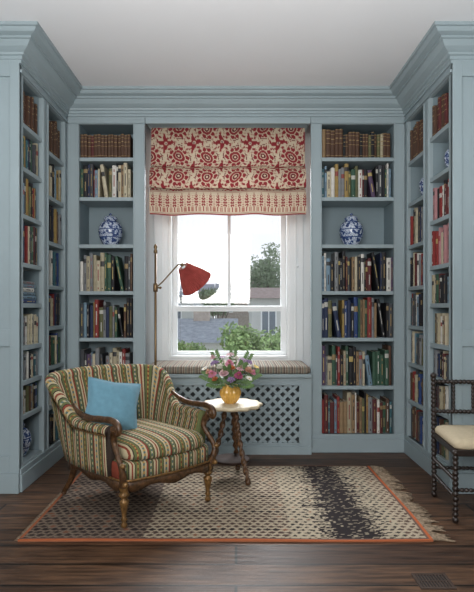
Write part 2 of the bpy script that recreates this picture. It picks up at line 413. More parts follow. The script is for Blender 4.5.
# --- back left
O = (-1.208, YB); Wd = 0.416; wh = 'bookcase left of window'
fill(O, 0, Wd, 2.27, 0.25, ['leather brown','leather brown','brown','maroon'], W_('top', wh), 'bands', (0.022,0.03), (0.70,0.76), lean=False)
fill(O, 0, Wd, 1.964, 0.29, ['black','red','navy','charcoal','white','sky blue','teal','cream','black','maroon'], W_('second', wh), hr=(0.80,0.93))
fill(O, 0, Wd, 1.24, 0.33, (['cream','white','ivory','olive'],['cream','mustard','green','ivory'],['green','sky blue','black','cream'],['black','brown','navy','charcoal']), W_('fourth', wh), hr=(0.80,0.93))
fill(O, 0, Wd, 0.88, 0.33, (['black','navy','charcoal'],['navy','black','red','brown'],['cream','black','orange','grey'],['white','cream','maroon','black']), W_('fifth', wh), hr=(0.80,0.94))
fill(O, 0, Wd, 0.51, 0.33, ['white','grey','cream','charcoal','grey','sky blue','ivory','grey'], W_('sixth', wh), hr=(0.78,0.93))
fill(O, 0, Wd, 0.14, 0.33, ['brown','cream','black','green','maroon'], W_('bottom', wh), wr=(0.024,0.04), hr=(0.78,0.93))
# --- back right
O = (0.661, YB); Wd = 0.554; wh = 'bookcase right of window'
x, k = fill(O, 0, Wd, 2.27, 0.25, ['leather brown','leather brown','tan'], W_('top', wh), 'bands', (0.028,0.036), (0.86,0.92), end=0.19, lean=False)
fill(O, 0, Wd, 2.27, 0.25, ['brown','leather brown','black','olive','leather brown','ivory'], W_('top', wh), 'bands', (0.018,0.03), (0.68,0.86), start=x, lean=False, order0=k)
fill(O, 0, Wd, 1.964, 0.29, (['green','teal','cream'],['white','green','grey'],['charcoal','green','olive'],['maroon','black','tan'],['black','charcoal','navy'],['sky blue','black','navy']), W_('second', wh), hr=(0.80,0.94))
fill(O, 0, Wd, 1.24, 0.33, (['white','grey','sky blue'],['grey','tan','black'],['navy','cream','black'],['maroon','black','navy'],['navy','black','brown'],['black','cream','red']), W_('fourth', wh), hr=(0.82,0.95))
fill(O, 0, Wd, 0.88, 0.33, (['navy'],['navy','royal blue'],['navy','royal blue','black'],['red','tan','green','maroon'],['grey','black','tan'],['maroon','black','olive','charcoal']), W_('fifth', wh), hr=(0.84,0.95), extra=0.08)
fill(O, 0, Wd, 0.51, 0.33, (['cream','green','ivory'],['ivory','grey','charcoal'],['green','tan','black'],['cream','sky blue','tan'],['green','olive','white'],['black','ivory','brown']), W_('sixth', wh), hr=(0.78,0.93))
fill(O, 0, Wd, 0.14, 0.33, (['red','maroon','orange'],['cream','red','tan'],['cream','white','ivory'],['tan','grey','black'],['charcoal','navy','maroon'],['sky blue','black','brown','green']), W_('bottom', wh), hr=(0.82,0.95))
# --- side walls: near bays individual, far bays one mass
mixed = ['black','navy','cream','white','red','charcoal','brown','green','teal','ivory','maroon','grey','mustard','sky blue','royal blue','black','charcoal','olive']
NM = ['bottom','eighth','seventh','sixth','fifth','fourth','third','second','top']
def stack(O, r, x, z, n, pal, where, k0, gap):
    zz = z+0.0006
    for q in range(n):
        w = R.uniform(0.02,0.032); h = R.uniform(0.20,0.25)
        if zz+w > z+gap-0.01: break
        c = R.choice(pal)
        put_book(O, r, x+R.uniform(0,0.012), zz+w/2, w, h, 0.17, 0.03, c, 'title', PI/2, f"{c} book lying flat, {ORD[k0+q]} up, {where[0]}", where[1])
        zz += w+0.0006
    return k0+n
for side in ('left','right'):
    O = (-XS, YN+0.05) if side == 'left' else (XS, YN+0.387-0.001); r = PI/2 if side == 'left' else -PI/2
    wh = f'near {side}-wall bay'
    for i, z in enumerate(ZN):
        gap = (ZN[i+1] if i < 8 else 2.53)-z-0.028
        if side == 'left' and i == 0: continue
        if side == 'right' and i in (7,): continue
        if side == 'left' and i in (4,): stack(O, r, 0.04, z, 6, ['navy','sky blue','royal blue','grey','white'], W_(NM[i], wh), 0, gap); continue
        if side == 'left' and i == 3: 
            fill(O, r, 0.337, z, gap, ['grey','white','cream','charcoal'], W_(NM[i], wh), wr=(0.022,0.036), hr=(0.6,0.85), lean=False); continue
        pal = ['leather brown','brown','maroon'] if i == 8 else (['red','maroon','cream','black','pink','white'] if side == 'right' and i in (6,5) else mixed)
        fill(O, r, 0.337, z, gap, pal, W_(NM[i], wh), 'bands' if i == 8 else None, wr=(0.022,0.040), hr=(0.74,0.93), lean=False)
sm = MB()
for side in ('left','right'):
    O = (-XS, YN+0.484) if side == 'left' else (XS, YB-0.001-0.052); r = PI/2 if side == 'left' else -PI/2
    for i, z in enumerate(ZF):
        gap = (ZF[i+1] if i < 7 else 2.53)-z-0.028
        if side == 'right' and i == 6: continue
        fill(O, r, 0.366, z, gap, ['leather brown','brown'] if i == 7 else mixed, ('',''), 'bands' if i == 7 else None, wr=(0.02,0.036), hr=(0.74,0.93), lean=False, stuff=sm)
so = sm.build('rows_of_books', [BM[k] for k in BC]+[M_page, AC['gold'], AC['white'], AC['black']], fixn=False)
tag(so, 'rows of mixed books filling the corner bays of both side walls', 'books', kind='stuff')

# ------------------------------------------------------------------ ginger jars
def make_jar(loc, label, s=1.0, group='blue and white china jars'):
    t = thing('ginger_jar', loc, label, 'jar', 0, group); t.scale = (s,s,s)
    MB().lathe([(0,0),(0.052,0),(0.055,0.008),(0.070,0.03),(0.088,0.07),(0.095,0.11),(0.091,0.148),(0.074,0.180),(0.052,0.195),(0.046,0.200),(0.046,0.206),(0.0,0.206)], 32).build('jar_body', M_china, t)
    ld = MB().lathe([(0,0.2065),(0.054,0.2065),(0.056,0.215),(0.046,0.230),(0.02,0.240),(0,0.242)], 24).build('lid', M_china, t)
    MB().lathe([(0,0.2425),(0.008,0.2425),(0.013,0.250),(0.009,0.260),(0,0.262)], 16).build('knob', M_china, ld)
    return t
j = make_jar((-0.995, YB+0.13, 1.601), 'blue and white lidded china jar on the bookcase left of the window')
def jar_copy(loc, label, s):
    c = copy_tree(j); c.location = loc; c.scale = (s,s,s); c['label'] = label; return c
jar_copy((0.915, YB+0.13, 1.601), 'blue and white lidded china jar on the bookcase right of the window', 1.0)
jar_copy((-XS-0.11, YN+0.22, 0.156), 'blue and white china jar on the bottom shelf at the left wall', 0.95)
jar_copy((XS+0.11, YN+0.20, 1.981), 'blue and white china jar high up on the right wall shelves, nearer one', 0.8)
jar_copy((XS+0.11, YN+0.66, 1.901), 'blue and white china jar high up in the far right wall bay', 0.85)

# ------------------------------------------------------------------ window
win = bpy.data.objects.new('window_1', None); col.objects.link(win); win.location = ((WX0+WX1)/2, YW, WZ0); win['kind'] = 'structure'
bpy.context.view_layer.update()
def wpart(mb, name, m, bev=0.002):
    mb.xf(0, Matrix.Translation((-(WX0+WX1)/2, -YW, -WZ0))); return mb.build(name, m, win, bevel=bev)
wpart(MB().box(RX0+0.002, WX0+0.02, YW-0.03, YW, 0.60, 2.558).box(WX1-0.02, RX1-0.002, YW-0.03, YW, 0.60, 2.558).box(WX0, WX0+0.045, YW, 4.80, WZ0, WZ1).box(WX1-0.045, WX1, YW, 4.80, WZ0, WZ1).box(WX0+0.045, WX1-0.045, YW, 4.80, WZ1-0.04, WZ1).box(WX0+0.045, WX1-0.045, YW-0.01, 4.80, WZ0, WZ0+0.02)
      .box(WX0-0.035, WX0-0.02, YW-0.042, YW-0.03, 0.60, 2.558).box(WX1+0.02, WX1+0.035, YW-0.042, YW-0.03, 0.60, 2.558), 'window_frame', M_white)
gx0, gx1 = WX0+0.045, WX1-0.045; mid = (gx0+gx1)/2
def sash(z0, z1, y, bar, tr_, br_, nm):
    s_ = MB().box(gx0, gx0+0.045, y, y+0.035, z0, z1).box(gx1-0.045, gx1, y, y+0.035, z0, z1).box(gx0+0.045, gx1-0.045, y, y+0.035, z1-tr_, z1).box(gx0+0.045, gx1-0.045, y, y+0.035, z0, z0+br_)
    if bar: s_.box(mid-0.014, mid+0.014, y, y+0.035, z0+br_, z1-tr_)
    o = wpart(s_, nm, M_white)
    g = MB().box(gx0+0.04, gx1-0.04, y+0.016, y+0.019, z0+br_-0.005, z1-tr_+0.005); wpart(g, 'glass_pane', M_glass, 0)
sash(1.085, WZ1-0.04, 4.735, True, 0.05, 0.045, 'upper_sash')
sash(WZ0+0.02, 1.125, 4.69, False, 0.045, 0.035, 'lower_sash')

# window seat / radiator cover
YR = 4.10
rc = thing('radiator_cover', (-0.0625, YR, 0), 'blue-grey window seat base with trellis radiator grille under the window', 'radiator cover')
cx = -0.0625; hx0, hx1 = RX0+0.002-cx, RX1-0.002-cx
MB().box(hx0, hx1, -0.025, YW-YR-0.045, 0.582, 0.61).build('seat_board', M_blue, rc, bevel=0.004)
MB().box(hx0, hx0+0.09, 0, 0.025, 0, 0.58).box(hx1-0.09, hx1, 0, 0.025, 0, 0.58).box(hx0+0.09, hx1-0.09, 0, 0.025, 0.525, 0.58).box(hx0+0.09, hx1-0.09, 0, 0.025, 0, 0.085).box(hx0, hx1, -0.012, 0, 0, 0.06).box(hx0+0.082, hx0+0.094, -0.008, 0, 0.075, 0.535).box(hx1-0.094, hx1-0.082, -0.008, 0, 0.075, 0.535).box(hx0+0.094, hx1-0.094, -0.008, 0, 0.523, 0.535).box(hx0+0.094, hx1-0.094, -0.008, 0, 0.075, 0.087).build('front_frame', M_blue, rc)
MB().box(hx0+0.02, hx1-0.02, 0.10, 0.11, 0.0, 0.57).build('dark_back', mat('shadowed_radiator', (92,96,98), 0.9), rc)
lt = MB(); a0, a1, b0, b1 = hx0+0.088, hx1-0.088, 0.083, 0.527; pt = 0.076; wd = 0.0118
def clipline(c, sgn):
    pts = []
    for x in (a0, a1):
        z = sgn*x+c
        if b0 <= z <= b1: pts.append((x, z))
    for z in (b0, b1):
        x = (z-c)/sgn
        if a0 < x < a1: pts.append((x, z))
    if len(pts) < 2: return None
    pts.sort(); return pts[0], pts[-1]
for sgn, y in ((1, 0.006), (-1, 0.012)):
    c = -1.6
    while c < 2.4:
        q = clipline(c, sgn)
        if q and (q[1][0]-q[0][0]) > 0.02:
            (xa, za), (xb, zb) = q; nx, nz = -sgn*wd/1.414, wd/1.414
            idx = [lt.V((x+s_*nx, yy, z+s_*nz)) for yy in (y, y+0.006) for (x, z) in ((xa,za),(xb,zb)) for s_ in (-1,1)]
            for f in ((0,1,3,2),(4,6,7,5),(0,2,6,4),(1,5,7,3),(0,4,5,1),(2,3,7,6)): lt.F([idx[k] for k in f])
        c += pt
lt.build('trellis_grille', M_blue, rc)
# seat cushion
def rrect(x0, x1, y0, y1, r, n=5):
    out = []
    for cx_, cy_, a in ((x1-r,y1-r,0),(x0+r,y1-r,90),(x0+r,y0+r,180),(x1-r,y0+r,270)):
        for k in range(n+1):
            an = math.radians(a+90*k/n); out.append((cx_+r*math.cos(an), cy_+r*math.sin(an)))
    return out
cu = MB(); rg = []
for ins, z in ((0.012,0.611),(0.002,0.616),(0.0,0.630),(0.0,0.644),(0.004,0.658),(0.014,0.666),(0.05,0.671)):
    rg.append([cu.V((x, y, z), (x, y+z)) for x, y in rrect(RX0+0.01+ins, RX1-0.01-ins, YR-0.02+ins, YW-0.05-ins, 0.03)])
cu.rings(rg)
tag(cu.build('seat_cushion', M_seatstripe), 'long striped brown and cream cushion on the window seat', 'cushion')

# ------------------------------------------------------------------ roman blind
RED=(134,44,50); DRED=(102,36,44); CRM=(196,179,156); TAN=(160,110,96); BLU=(132,104,106)
def blind_col(x, v, tot):
    vb = tot-v
    if vb < 0.215:       # bottom border with little trees
        if vb < 0.012: return RED
        if vb < 0.018: return CRM
        if vb < 0.023: return DRED
        if 0.208 < vb: return DRED
        if 0.194 < vb < 0.198: return RED
        u = ((x/0.056) % 1)-0.5; h = (vb-0.030)/0.155
        if 0 < h < 1:
            if h < 0.22: return RED if abs(u) < 0.07 else (TAN if abs(abs(u)-0.40) < 0.08 else CRM)
            wv = 0.30*(1-((h-0.50)/0.50)**2)*(0.70+0.30*math.cos(h*40))
            if abs(u) < wv: return RED if abs(u) > 0.07 or int(h*16) % 2 else CRM
            if abs(abs(u)-0.44) < 0.06 and h < 0.80 and int(h*20) % 2: return TAN
        return CRM
    cw, ch = 0.222, 0.226
    xx = x+0.008*math.sin(v*40); yy = v+0.008*math.sin(x*37)-0.005
    best = None
    for ox, oy in ((0.5,0.5),(0,0)):
        dx = ((xx/cw+ox) % 1)-0.5; dy = ((yy/ch+oy) % 1)-0.5
        r = math.hypot(dx, dy*1.02)
        if best is None or r < best[0]: best = (r, dx, dy, ox)
    r, dx, dy, ox = best; th = math.atan2(dy, dx)
    if ox == 0.5:
        pr = 0.33*(1+0.12*math.cos(10*th))
        if r < 0.04: return CRM
        if r < 0.095: return DRED
        if r < 0.118: return CRM
        if r < pr:
            if abs(r-0.215) < 0.014: return CRM
            return RED if math.cos(10*th) > -0.74 or r < 0.21 else CRM
        if abs(r-0.40) < 0.015: return DRED
    else:
        pr = 0.19*(1+0.38*math.cos(4*th+0.3))
        if r < 0.035: return BLU
        if r < 0.060: return CRM
        if r < pr: return RED
        if 0.23 < r < 0.32 and math.cos(8*th) > 0.56: return RED
        if abs(r-0.35) < 0.015 and math.cos(16*th) > -0.4: return TAN
    sx = math.sin(2*PI*xx/cw*4+dy*5)*math.sin(2*PI*yy/ch*4)
    if sx > 0.66: return RED
    return CRM
prf = catmull([(0,2.535,0),(0,2.45,0),(-0.004,2.34,0),(-0.010,2.27,0),(-0.026,2.232,0),(-0.006,2.222,0),(-0.044,2.205,0),(-0.084,2.15,0),(-0.088,2.09,0),(-0.068,2.046,0),(-0.008,2.064,0),(-0.044,2.044,0),(-0.088,1.99,0),(-0.094,1.92,0),(-0.080,1.87,0),(-0.058,1.84,0)], 14)
bl = MB(); rows = []; v = 0; vs = [0]
for a, b_ in zip(prf, prf[1:]): vs.append(vs[-1]+(b_-a).length)
BX0, BX1 = -0.672, 0.545; NX = 320
for i, p in enumerate(prf):
    row = []
    for k in range(NX+1):
        x = BX0+(BX1-BX0)*k/NX
        sag = math.sin((x-BX0)/(BX1-BX0)*PI*3)**2
        wob = 0.004*math.sin(x*9+p[1]*7)*sstep(0, 0.3, vs[i])+0.007*math.sin(x*23+1)*sstep(0.3, 0.5, vs[i])
        row.append(bl.V((x, YB+0.118+p[0]+wob, p[1]-0.009*sag*sstep(0.25, 0.5, vs[i])+0.005*math.sin(x*11+2)*sstep(0.28,0.4,vs[i])*(1-sstep(0.5,0.7,vs[i]))), c=lin(blind_col(x-BX0, vs[i], vs[-1]))))
    rows.append(row)
bl.rings(rows, smooth=True, cap0=False, cap1=False, closed=False)
rb = thing('roman_blind', ((BX0+BX1)/2, YB+0.05, 2.53), 'red and cream floral roman blind hanging in the window recess', 'blind')
M_blindf = attr_mat('blind_fabric', 0.95, transl=0.16)
bpy.context.view_layer.update()
def reparent_build(mb, name, m, root, **kw):
    mb.xf(0, root.matrix_world.inverted()); return mb.build(name, m, root, **kw)
reparent_build(bl, 'blind_fabric', M_blindf, rb, cols=True, fixn=False)
reparent_build(MB().box(BX0, BX1, YB+0.127, YB+0.150, 2.505, 2.53), 'head_rail', M_white, rb)
pc = reparent_build(MB().tube([(BX1-0.05, YB+0.16, 2.5),(BX1-0.05, YB+0.16, 1.45)], 0.0012, 6), 'pull_cord', M_white, rb)
kn = MB().ball((BX1-0.05, YB+0.16, 1.44), 0.009); kn.xf(0, rb.matrix_world.inverted()); kn.build('cord_knob', M_white, pc)

# ------------------------------------------------------------------ rug
def rug_col(x, y, W, D):
    if y < 0.011 or x > W-0.014: return (186,100,62)
    if y < 0.020 or x > W-0.024: return (112,88,78)
    if y > D-0.014: return (112,82,68)
    if x < 0.012: return (168,100,70)
    cw, ch = 0.044, 0.034
    j_ = int(y/ch); i_ = int((x+(cw/2 if j_ % 2 else 0))/cw)
    fx = ((x+(cw/2 if j_ % 2 else 0))/cw) % 1-0.5; fy = (y/ch) % 1-0.5
    rr = random.Random(i_*7919+j_*104729).random()
    fine = random.Random(int(x/0.015)*31337+int(y/0.0066)*7717).random()
    jag = random.Random(int(y/0.020)*911).uniform(-0.016, 0.016)
    t = x/W
    d = abs(fx)+abs(fy)+(fine-0.5)*0.22
    if t < 0.30: bgc, fg, s_ = (130,114,100), (66,54,50), 0.42+0.12*rr
    elif t < 0.66: bgc, fg, s_ = (180,165,143), (80,62,56), 0.38+0.12*rr
    elif t < 0.94:
        c_ = 0.815+jag
        p = max(0, 1-abs(t-c_)/0.125)
        bgc, fg = (180,166,144), (44,38,39)
        if fine < min(0.88, p*p*1.9): return fg
        s_ = 0.28+0.1*rr
    else: bgc, fg, s_ = (184,168,146), (92,72,62), 0.34+0.12*rr
    if j_ % 7 == 3 and t < 0.66: fg = (46,38,38); s_ += 0.05
    if rr < 0.07: fg = (128,86,66)
    if fine > 0.86: bgc = tuple(int(q*0.85) for q in bgc)
    return fg if d < s_ else bgc
RX_0, RX_1, RY0, RY1 = -1.035, 0.935, 2.56, 3.77
W, D = RX_1-RX_0, RY1-RY0; NXr, NYr = 330, 205
rg_ = MB(); rows = []
for jy in range(NYr+1):
    row = []
    for ix in range(NXr+1):
        x, y = W*ix/NXr, D*jy/NYr
        zz = 0.011+0.0015*math.sin(x*7+y*3)
        row.append(rg_.V((x-W/2+0.006*math.sin(y*4), y-D/2+0.005*math.sin(x*3), zz), c=lin(rug_col(x, y, W, D))))
    rows.append(row)
rg_.rings(rows, smooth=False, cap0=False, cap1=False, closed=False)
border = rows[0]+[r_[-1] for r_ in rows[1:]]+rows[-1][::-1][1:]+[r_[0] for r_ in rows[::-1][1:-1]]
low = [rg_.V((rg_.v[i].x, rg_.v[i].y, 0.001), c=lin((150,100,74))) for i in border]
for k in range(len(border)): rg_.F([border[k], border[(k+1)%len(border)], low[(k+1)%len(border)], low[k]])
rug = thing('rug', ((RX_0+RX_1)/2, (RY0+RY1)/2, 0), 'flatwoven cream and dark brown patterned rug with orange edging', 'rug')
rg_.build('woven_field', attr_mat('rug_wool', 0.95, nscale=220), rug, cols=True, fixn=False)
M_fringe = mat('rug_fringe', (138,120,100), 0.95, var=0.45, scale=60)
fr = MB()
for k in range(140):
    y = -D/2+0.01+(D-0.02)*k/139; L = R.uniform(0.065,0.115); a = R.uniform(-0.9,0.5)
    fr.tube([(W/2, y, 0.008), (W/2+L*0.35, y+L*0.35*a+R.uniform(-0.012,0.012), 0.009), (W/2+L*0.7, y+L*0.7*a+R.uniform(-0.012,0.012), 0.007), (W/2+L, y+L*a+R.uniform(-0.015,0.015), 0.0045)], [0.0046,0.0040,0.0034,0.002], 5)
tag(fr.build('fringe', M_fringe, rug), 'tangled beige tasselled fringe', kind='stuff')
fl = MB()
for k in range(60):
    y = -D/2+0.01+(D-0.02)*k/59
    fl.tube([(-W/2, y, 0.006), (-W/2-0.02, y+R.uniform(-0.004,0.004), 0.004)], [0.003,0.0016], 5)
tag(fl.build('fringe', M_fringe, rug), 'short worn fringe', kind='stuff')
RZ = 0.0128

# ------------------------------------------------------------------ armchair
ac = thing('armchair', (-0.560, 3.10, RZ), 'armchair in striped kilim fabric with carved gilt wood arms and legs', 'armchair', math.radians(43))
ac.scale = (0.95, 0.96, 0.95)
P = [(-0.308,-0.215,0),(-0.330,-0.07,0),(-0.340,0.08,0),(-0.330,0.24,0),(-0.278,0.330,0),(-0.15,0.360,0),(0,0.366,0)]
P = P+[(-x,y,z) for x,y,z in P[:-1][::-1]]
pp = catmull(P, 8)
sh = MB(); rgs = []; L = 0; crest = []
for i, p in enumerate(pp):
    t = (pp[min(i+1,len(pp)-1)]-pp[max(i-1,0)]).normalized(); n = Vector((-t.y, t.x, 0))
    if i: L += (p-pp[i-1]).length
    s_ = sstep(0.06, 0.34, p.y); H = 0.525+0.232*s_+0.016*(1-min(1,(p.x/0.3)**2))*s_
    th = 0.032; rk = 0.06+0.18*s_; zb = 0.255; pts = []
    for k in range(6): pts.append((th*(0.85+0.06*math.sin(PI*k/5)), zb+(H-th*1.5-zb)*k/5))
    for k in range(0, 9): a = -0.20*PI+1.4*PI*k/8; pts.append((th*1.05*math.cos(a)+0.004*s_, H-th+th*math.sin(a)))
    for k in range(1, 8): f = k/7; pts.append((-th*0.85-0.020*math.sin(PI*f), H-th*1.75-(H-th*1.75-zb)*f))
    ring = []; vv = 0
    for q, (o_, z) in enumerate(pts):
        if q: vv += math.hypot(o_-pts[q-1][0], z-pts[q-1][1])
        oo = o_+rk*(z-0.30)
        ring.append(sh.V((p.x+n.x*oo, p.y+n.y*oo, z), (L, vv)))
    oo = th*0.92+rk*(H-0.30-th*1.5); crest.append((p.x+n.x*oo, p.y+n.y*oo, H-th*1.6))
    rgs.append(ring)
sh.rings(rgs, smooth=True)
sb_ = sh.build('upholstered_back', M_kilim, ac)
MB().tube(crest, 0.004, 6).build('piping', M_gilt, sb_)
def seat_outline(hx, yf, yb, r, bow):
    out = rrect(-hx, hx, yf, yb, r, 5); res = []
    for k in range(len(out)):
        a = out[k]; b_ = out[(k+1) % len(out)]
        seg = 10 if k % 6 == 5 else 1
        for q in range(seg): res.append((a[0]+(b_[0]-a[0])*q/seg, a[1]+(b_[1]-a[1])*q/seg))
    ym = (yf+yb)/2
    return [(x, y-(bow*(1-(x/hx)**2)*sstep(0, 1, (ym-y)/(ym-yf)) if y < ym else 0)) for x, y in res]
def ring_shape(levels, hx, yf, yb, r, bow, m, name, parent):
    mb = MB(); rgs = []
    for ins, z in levels:
        rgs.append([mb.V((x, y, z), (x, y*1.0+z)) for x, y in seat_outline(hx-ins, yf+ins, yb-ins, max(0.02, r-ins*0.5), bow)])
    mb.rings(rgs); return mb.build(name, m, parent)
ring_shape([(0.01,0.242),(0.0,0.248),(0.0,0.325),(0.008,0.335),(0.03,0.34)], 0.308, -0.320, 0.325, 0.06, 0.038, M_kilim, 'seat_rail', ac)
ring_shape([(0.012,0.342),(0.0,0.350),(-0.003,0.372),(0.004,0.396),(0.022,0.416),(0.06,0.430),(0.12,0.440),(0.19,0.445)], 0.264, -0.328, 0.29, 0.07, 0.045, M_kilim, 'seat_pad', ac)
ap = MB(); ol = seat_outline(0.315, -0.327, 0.33, 0.06, 0.038)
top, bot = [], []
top_i, bot_i = [], []
for k, (x, y) in enumerate(ol):
    sc = 0.013*math.cos(k*PI/2.5) + 0.006
    top.append(ap.V((x, y, 0.248))); bot.append(ap.V((x, y, 0.204-sc)))
    top_i.append(ap.V((x*0.93, y*0.93, 0.248))); bot_i.append(ap.V((x*0.93, y*0.93, 0.204-sc)))
ap.rings([top, bot, bot_i, top_i, top], cap0=False, cap1=False)
ap.build('carved_apron', M_oldwood, ac)
br_ = MB()
pts = [Vector((x*1.012, y*1.012, 0.250)) for x, y in ol]; pts.append(pts[0])
br_.tube(pts, 0.006, 6, cap=False); br_.build('gilt_braid', M_gilt, ac)
for s_ in (-1, 1):
    am = MB()
    arc = catmull([(s_*0.352,0.14,0.598),(s_*0.358,0.05,0.560),(s_*0.354,-0.05,0.548),(s_*0.342,-0.16,0.555),(s_*0.332,-0.245,0.560),(s_*0.326,-0.300,0.547),(s_*0.325,-0.320,0.517),(s_*0.325,-0.304,0.494),(s_*0.325,-0.282,0.506)], 6)
    n = len(arc); am.tube(arc, [0.010+0.008*min(1, i/8)+0.0008*math.cos(i*1.1) if i < n*0.62 else 0.018-0.009*((i-n*0.62)/(n*0.38)) for i in range(n)], 12)
    am.ball((s_*0.325,-0.294,0.520), 0.021)
    am.build('arm_rest', M_oldwood, ac)
    su = MB()
    arc = catmull([(s_*0.325,-0.275,0.520),(s_*0.314,-0.245,0.475),(s_*0.308,-0.245,0.43),(s_*0.316,-0.292,0.375),(s_*0.318,-0.330,0.325),(s_*0.308,-0.330,0.27),(s_*0.294,-0.310,0.22)], 6)
    n = len(arc); su.tube(arc, [0.023-0.008*math.sin(PI*i/(n-1))+0.0008*math.cos(i*1.3) for i in range(n)], 12)
    su.build('arm_support', M_oldwood, ac)
    MB().ball((s_*0.320,-0.346,0.335), 0.016).build('gilt_rosette', M_gilt, ac)
    MB().ball((s_*0.306,-0.350,0.238), 0.016).build('gilt_rosette', M_gilt, ac)
    lg = MB().lathe([(0,0.0),(0.012,0.0),(0.016,0.006),(0.018,0.016),(0.011,0.028),(0.011,0.034),(0.018,0.044),(0.011,0.054),(0.013,0.072),(0.019,0.105),(0.024,0.130),(0.026,0.142),(0.014,0.152),(0.016,0.158),(0.028,0.168),(0.028,0.178),(0.020,0.186),(0.026,0.196),(0.026,0.242),(0,0.242)], 24, (s_*0.287,-0.305,0), rib=0.07, nrib=8)
    tag(lg.build('leg', M_gilt, ac), 'turned gilt front leg')
    rl = MB(); arc = catmull([(s_*0.255,0.29,0.26),(s_*0.260,0.305,0.19),(s_*0.270,0.335,0.10),(s_*0.288,0.390,0.014)], 6)
    n = len(arc); rl.tube(arc, [0.026-0.010*i/(n-1) for i in range(n)], 8)
    rl.lathe([(0,0),(0.016,0),(0.017,0.014),(0,0.02)], 10, (s_*0.288,0.390,0))
    tag(rl.build('leg', M_oldwood, ac), 'splayed dark wood rear leg')

# blue throw pillow
def pillow_mb(hw, hh, th, n=22):
    mb = MB(); 
    def f(u, v): return th*((1-abs(u)**2.6)*(1-abs(v)**2.6))**0.55
    for sg in (-1, 1):
        g = []
        for j_ in range(n+1):
            row = []
            for i_ in range(n+1):
                u, v = -1+2*i_/n, -1+2*j_/n
                pin = 1-0.10*(1-abs(v))*abs(u)**3; pin2 = 1-0.10*(1-abs(u))*abs(v)**3
                row.append(mb.V((u*hw*pin, sg*(f(u, v)+0.006*math.sin(u*8+v*5)*(1-u*u)*(1-v*v)), v*hh*pin2)))
            g.append(row)
        mb.rings(g if sg < 0 else [r_[::-1] for r_ in g], cap0=False, cap1=False, closed=False)
    return mb
plw = thing('throw_pillow', (-0.690, 3.02, 0.432+0.138), 'pale blue linen throw pillow leaning in the striped armchair', 'pillow')
plw.rotation_euler = (math.radians(-22), math.radians(11), math.radians(24))
pillow_mb(0.150, 0.138, 0.062).build('pillow_cover', M_pillow, plw)
pts = []
for k in range(4*12+1):
    q = (k % 48)/12; a = q-int(q); sd = int(q)
    u, v = [(-1+2*a,-1),(1,-1+2*a),(1-2*a,1),(-1,1-2*a)][sd]
    pin = 1-0.10*(1-abs(v))*abs(u)**3; pin2 = 1-0.10*(1-abs(u))*abs(v)**3
    pts.append((u*0.150*pin, 0, v*0.138*pin2))
MB().tube(pts, 0.0035, 6, cap=False).build('piping', M_pillow, plw)

# ------------------------------------------------------------------ side table
TX, TY, TH = -0.030, 3.47, 0.487
tb = thing('side_table', (TX, TY, RZ), 'small round table with scalloped pale top on three barley-twist legs', 'table')
MB().lathe([(0,TH-0.024),(0.180,TH-0.024),(0.192,TH-0.016),(0.194,TH-0.006),(0.188,TH),(0.172,TH+0.001),(0,TH+0.001)], 112, rib=0.045, nrib=12).build('tabletop', M_tabletop, tb, )
for a in (205, 308, 76):
    a = math.radians(a); mb = MB()
    q0 = Vector((math.cos(a)*0.040, math.sin(a)*0.040, TH-0.022)); q1 = Vector((math.cos(a)*0.170, math.sin(a)*0.170, 0.028))
    N_ = 110
    mb.tube([q0.lerp(q1, i/N_)+Vector((math.cos(a), math.sin(a), 0))*(-0.016*math.sin(PI*i/N_)) for i in range(N_+1)], 0.0130, 16, twist=110, lobe=0.40)
    mb.ball((q1.x, q1.y, 0.019), 0.018)
    mb.build('leg', M_barley, tb)
MB().lathe([(0,0.118),(0.110,0.118),(0.120,0.122),(0.120,0.130),(0.114,0.134),(0,0.134)], 48).build('lower_tier', M_tier, tb)
MB().lathe([(0,TH-0.04),(0.08,TH-0.04),(0.09,TH-0.0245),(0,TH-0.0245)], 32).build('table_block', M_barley, tb)

# vase + flowers
VX, VY, VZ = TX-0.006, TY-0.01, RZ+TH+0.0015
vs_ = thing('vase', (VX, VY, VZ), 'ribbed amber glazed vase holding flowers on the round side table', 'vase')
MB().lathe([(0,0),(0.034,0),(0.038,0.006),(0.052,0.025),(0.064,0.055),(0.066,0.072),(0.056,0.096),(0.045,0.108),(0.043,0.113),(0.050,0.12),(0.046,0.12),(0.038,0.11),(0.050,0.085),(0.055,0.06),(0.03,0.02),(0,0.015)], 60, rib=0.06, nrib=12).build('vase_body', M_amber, vs_)
FC = {'pink':(210,138,160),'magenta':(168,84,116),'pale pink':(226,192,196),'purple':(146,120,160),'white':(228,224,214),'yellow':(214,190,120),'mauve':(180,158,184),'orange':(204,130,84),'peach':(220,174,150)}
FM = {k: mat('petal_'+k.replace(' ','_'), v, 0.8, var=0.15, scale=60, spec=0.2) for k, v in FC.items()}
M_eye = mat('flower_centre', (190,160,80), 0.8, var=0.2, scale=90)
def petals(mb, n, r0, r1, z0, z1, wd_, m=0, ph=0):
    for k in range(n):
        a = 2*PI*k/n+ph; ca, sa = math.cos(a), math.sin(a)
        def pt_(r, w, z): return (ca*r-sa*w, sa*r+ca*w, z)
        i = [mb.V(pt_(r0,-wd_*0.3,z0)), mb.V(pt_(r0,wd_*0.3,z0)), mb.V(pt_((r0+r1*1.4)/2.2,wd_*0.62,(z0+z1)/2+0.002)), mb.V(pt_(r1,0,z1)), mb.V(pt_((r0+r1*1.4)/2.2,-wd_*0.62,(z0+z1)/2+0.002))]
        mb.F(i, m)
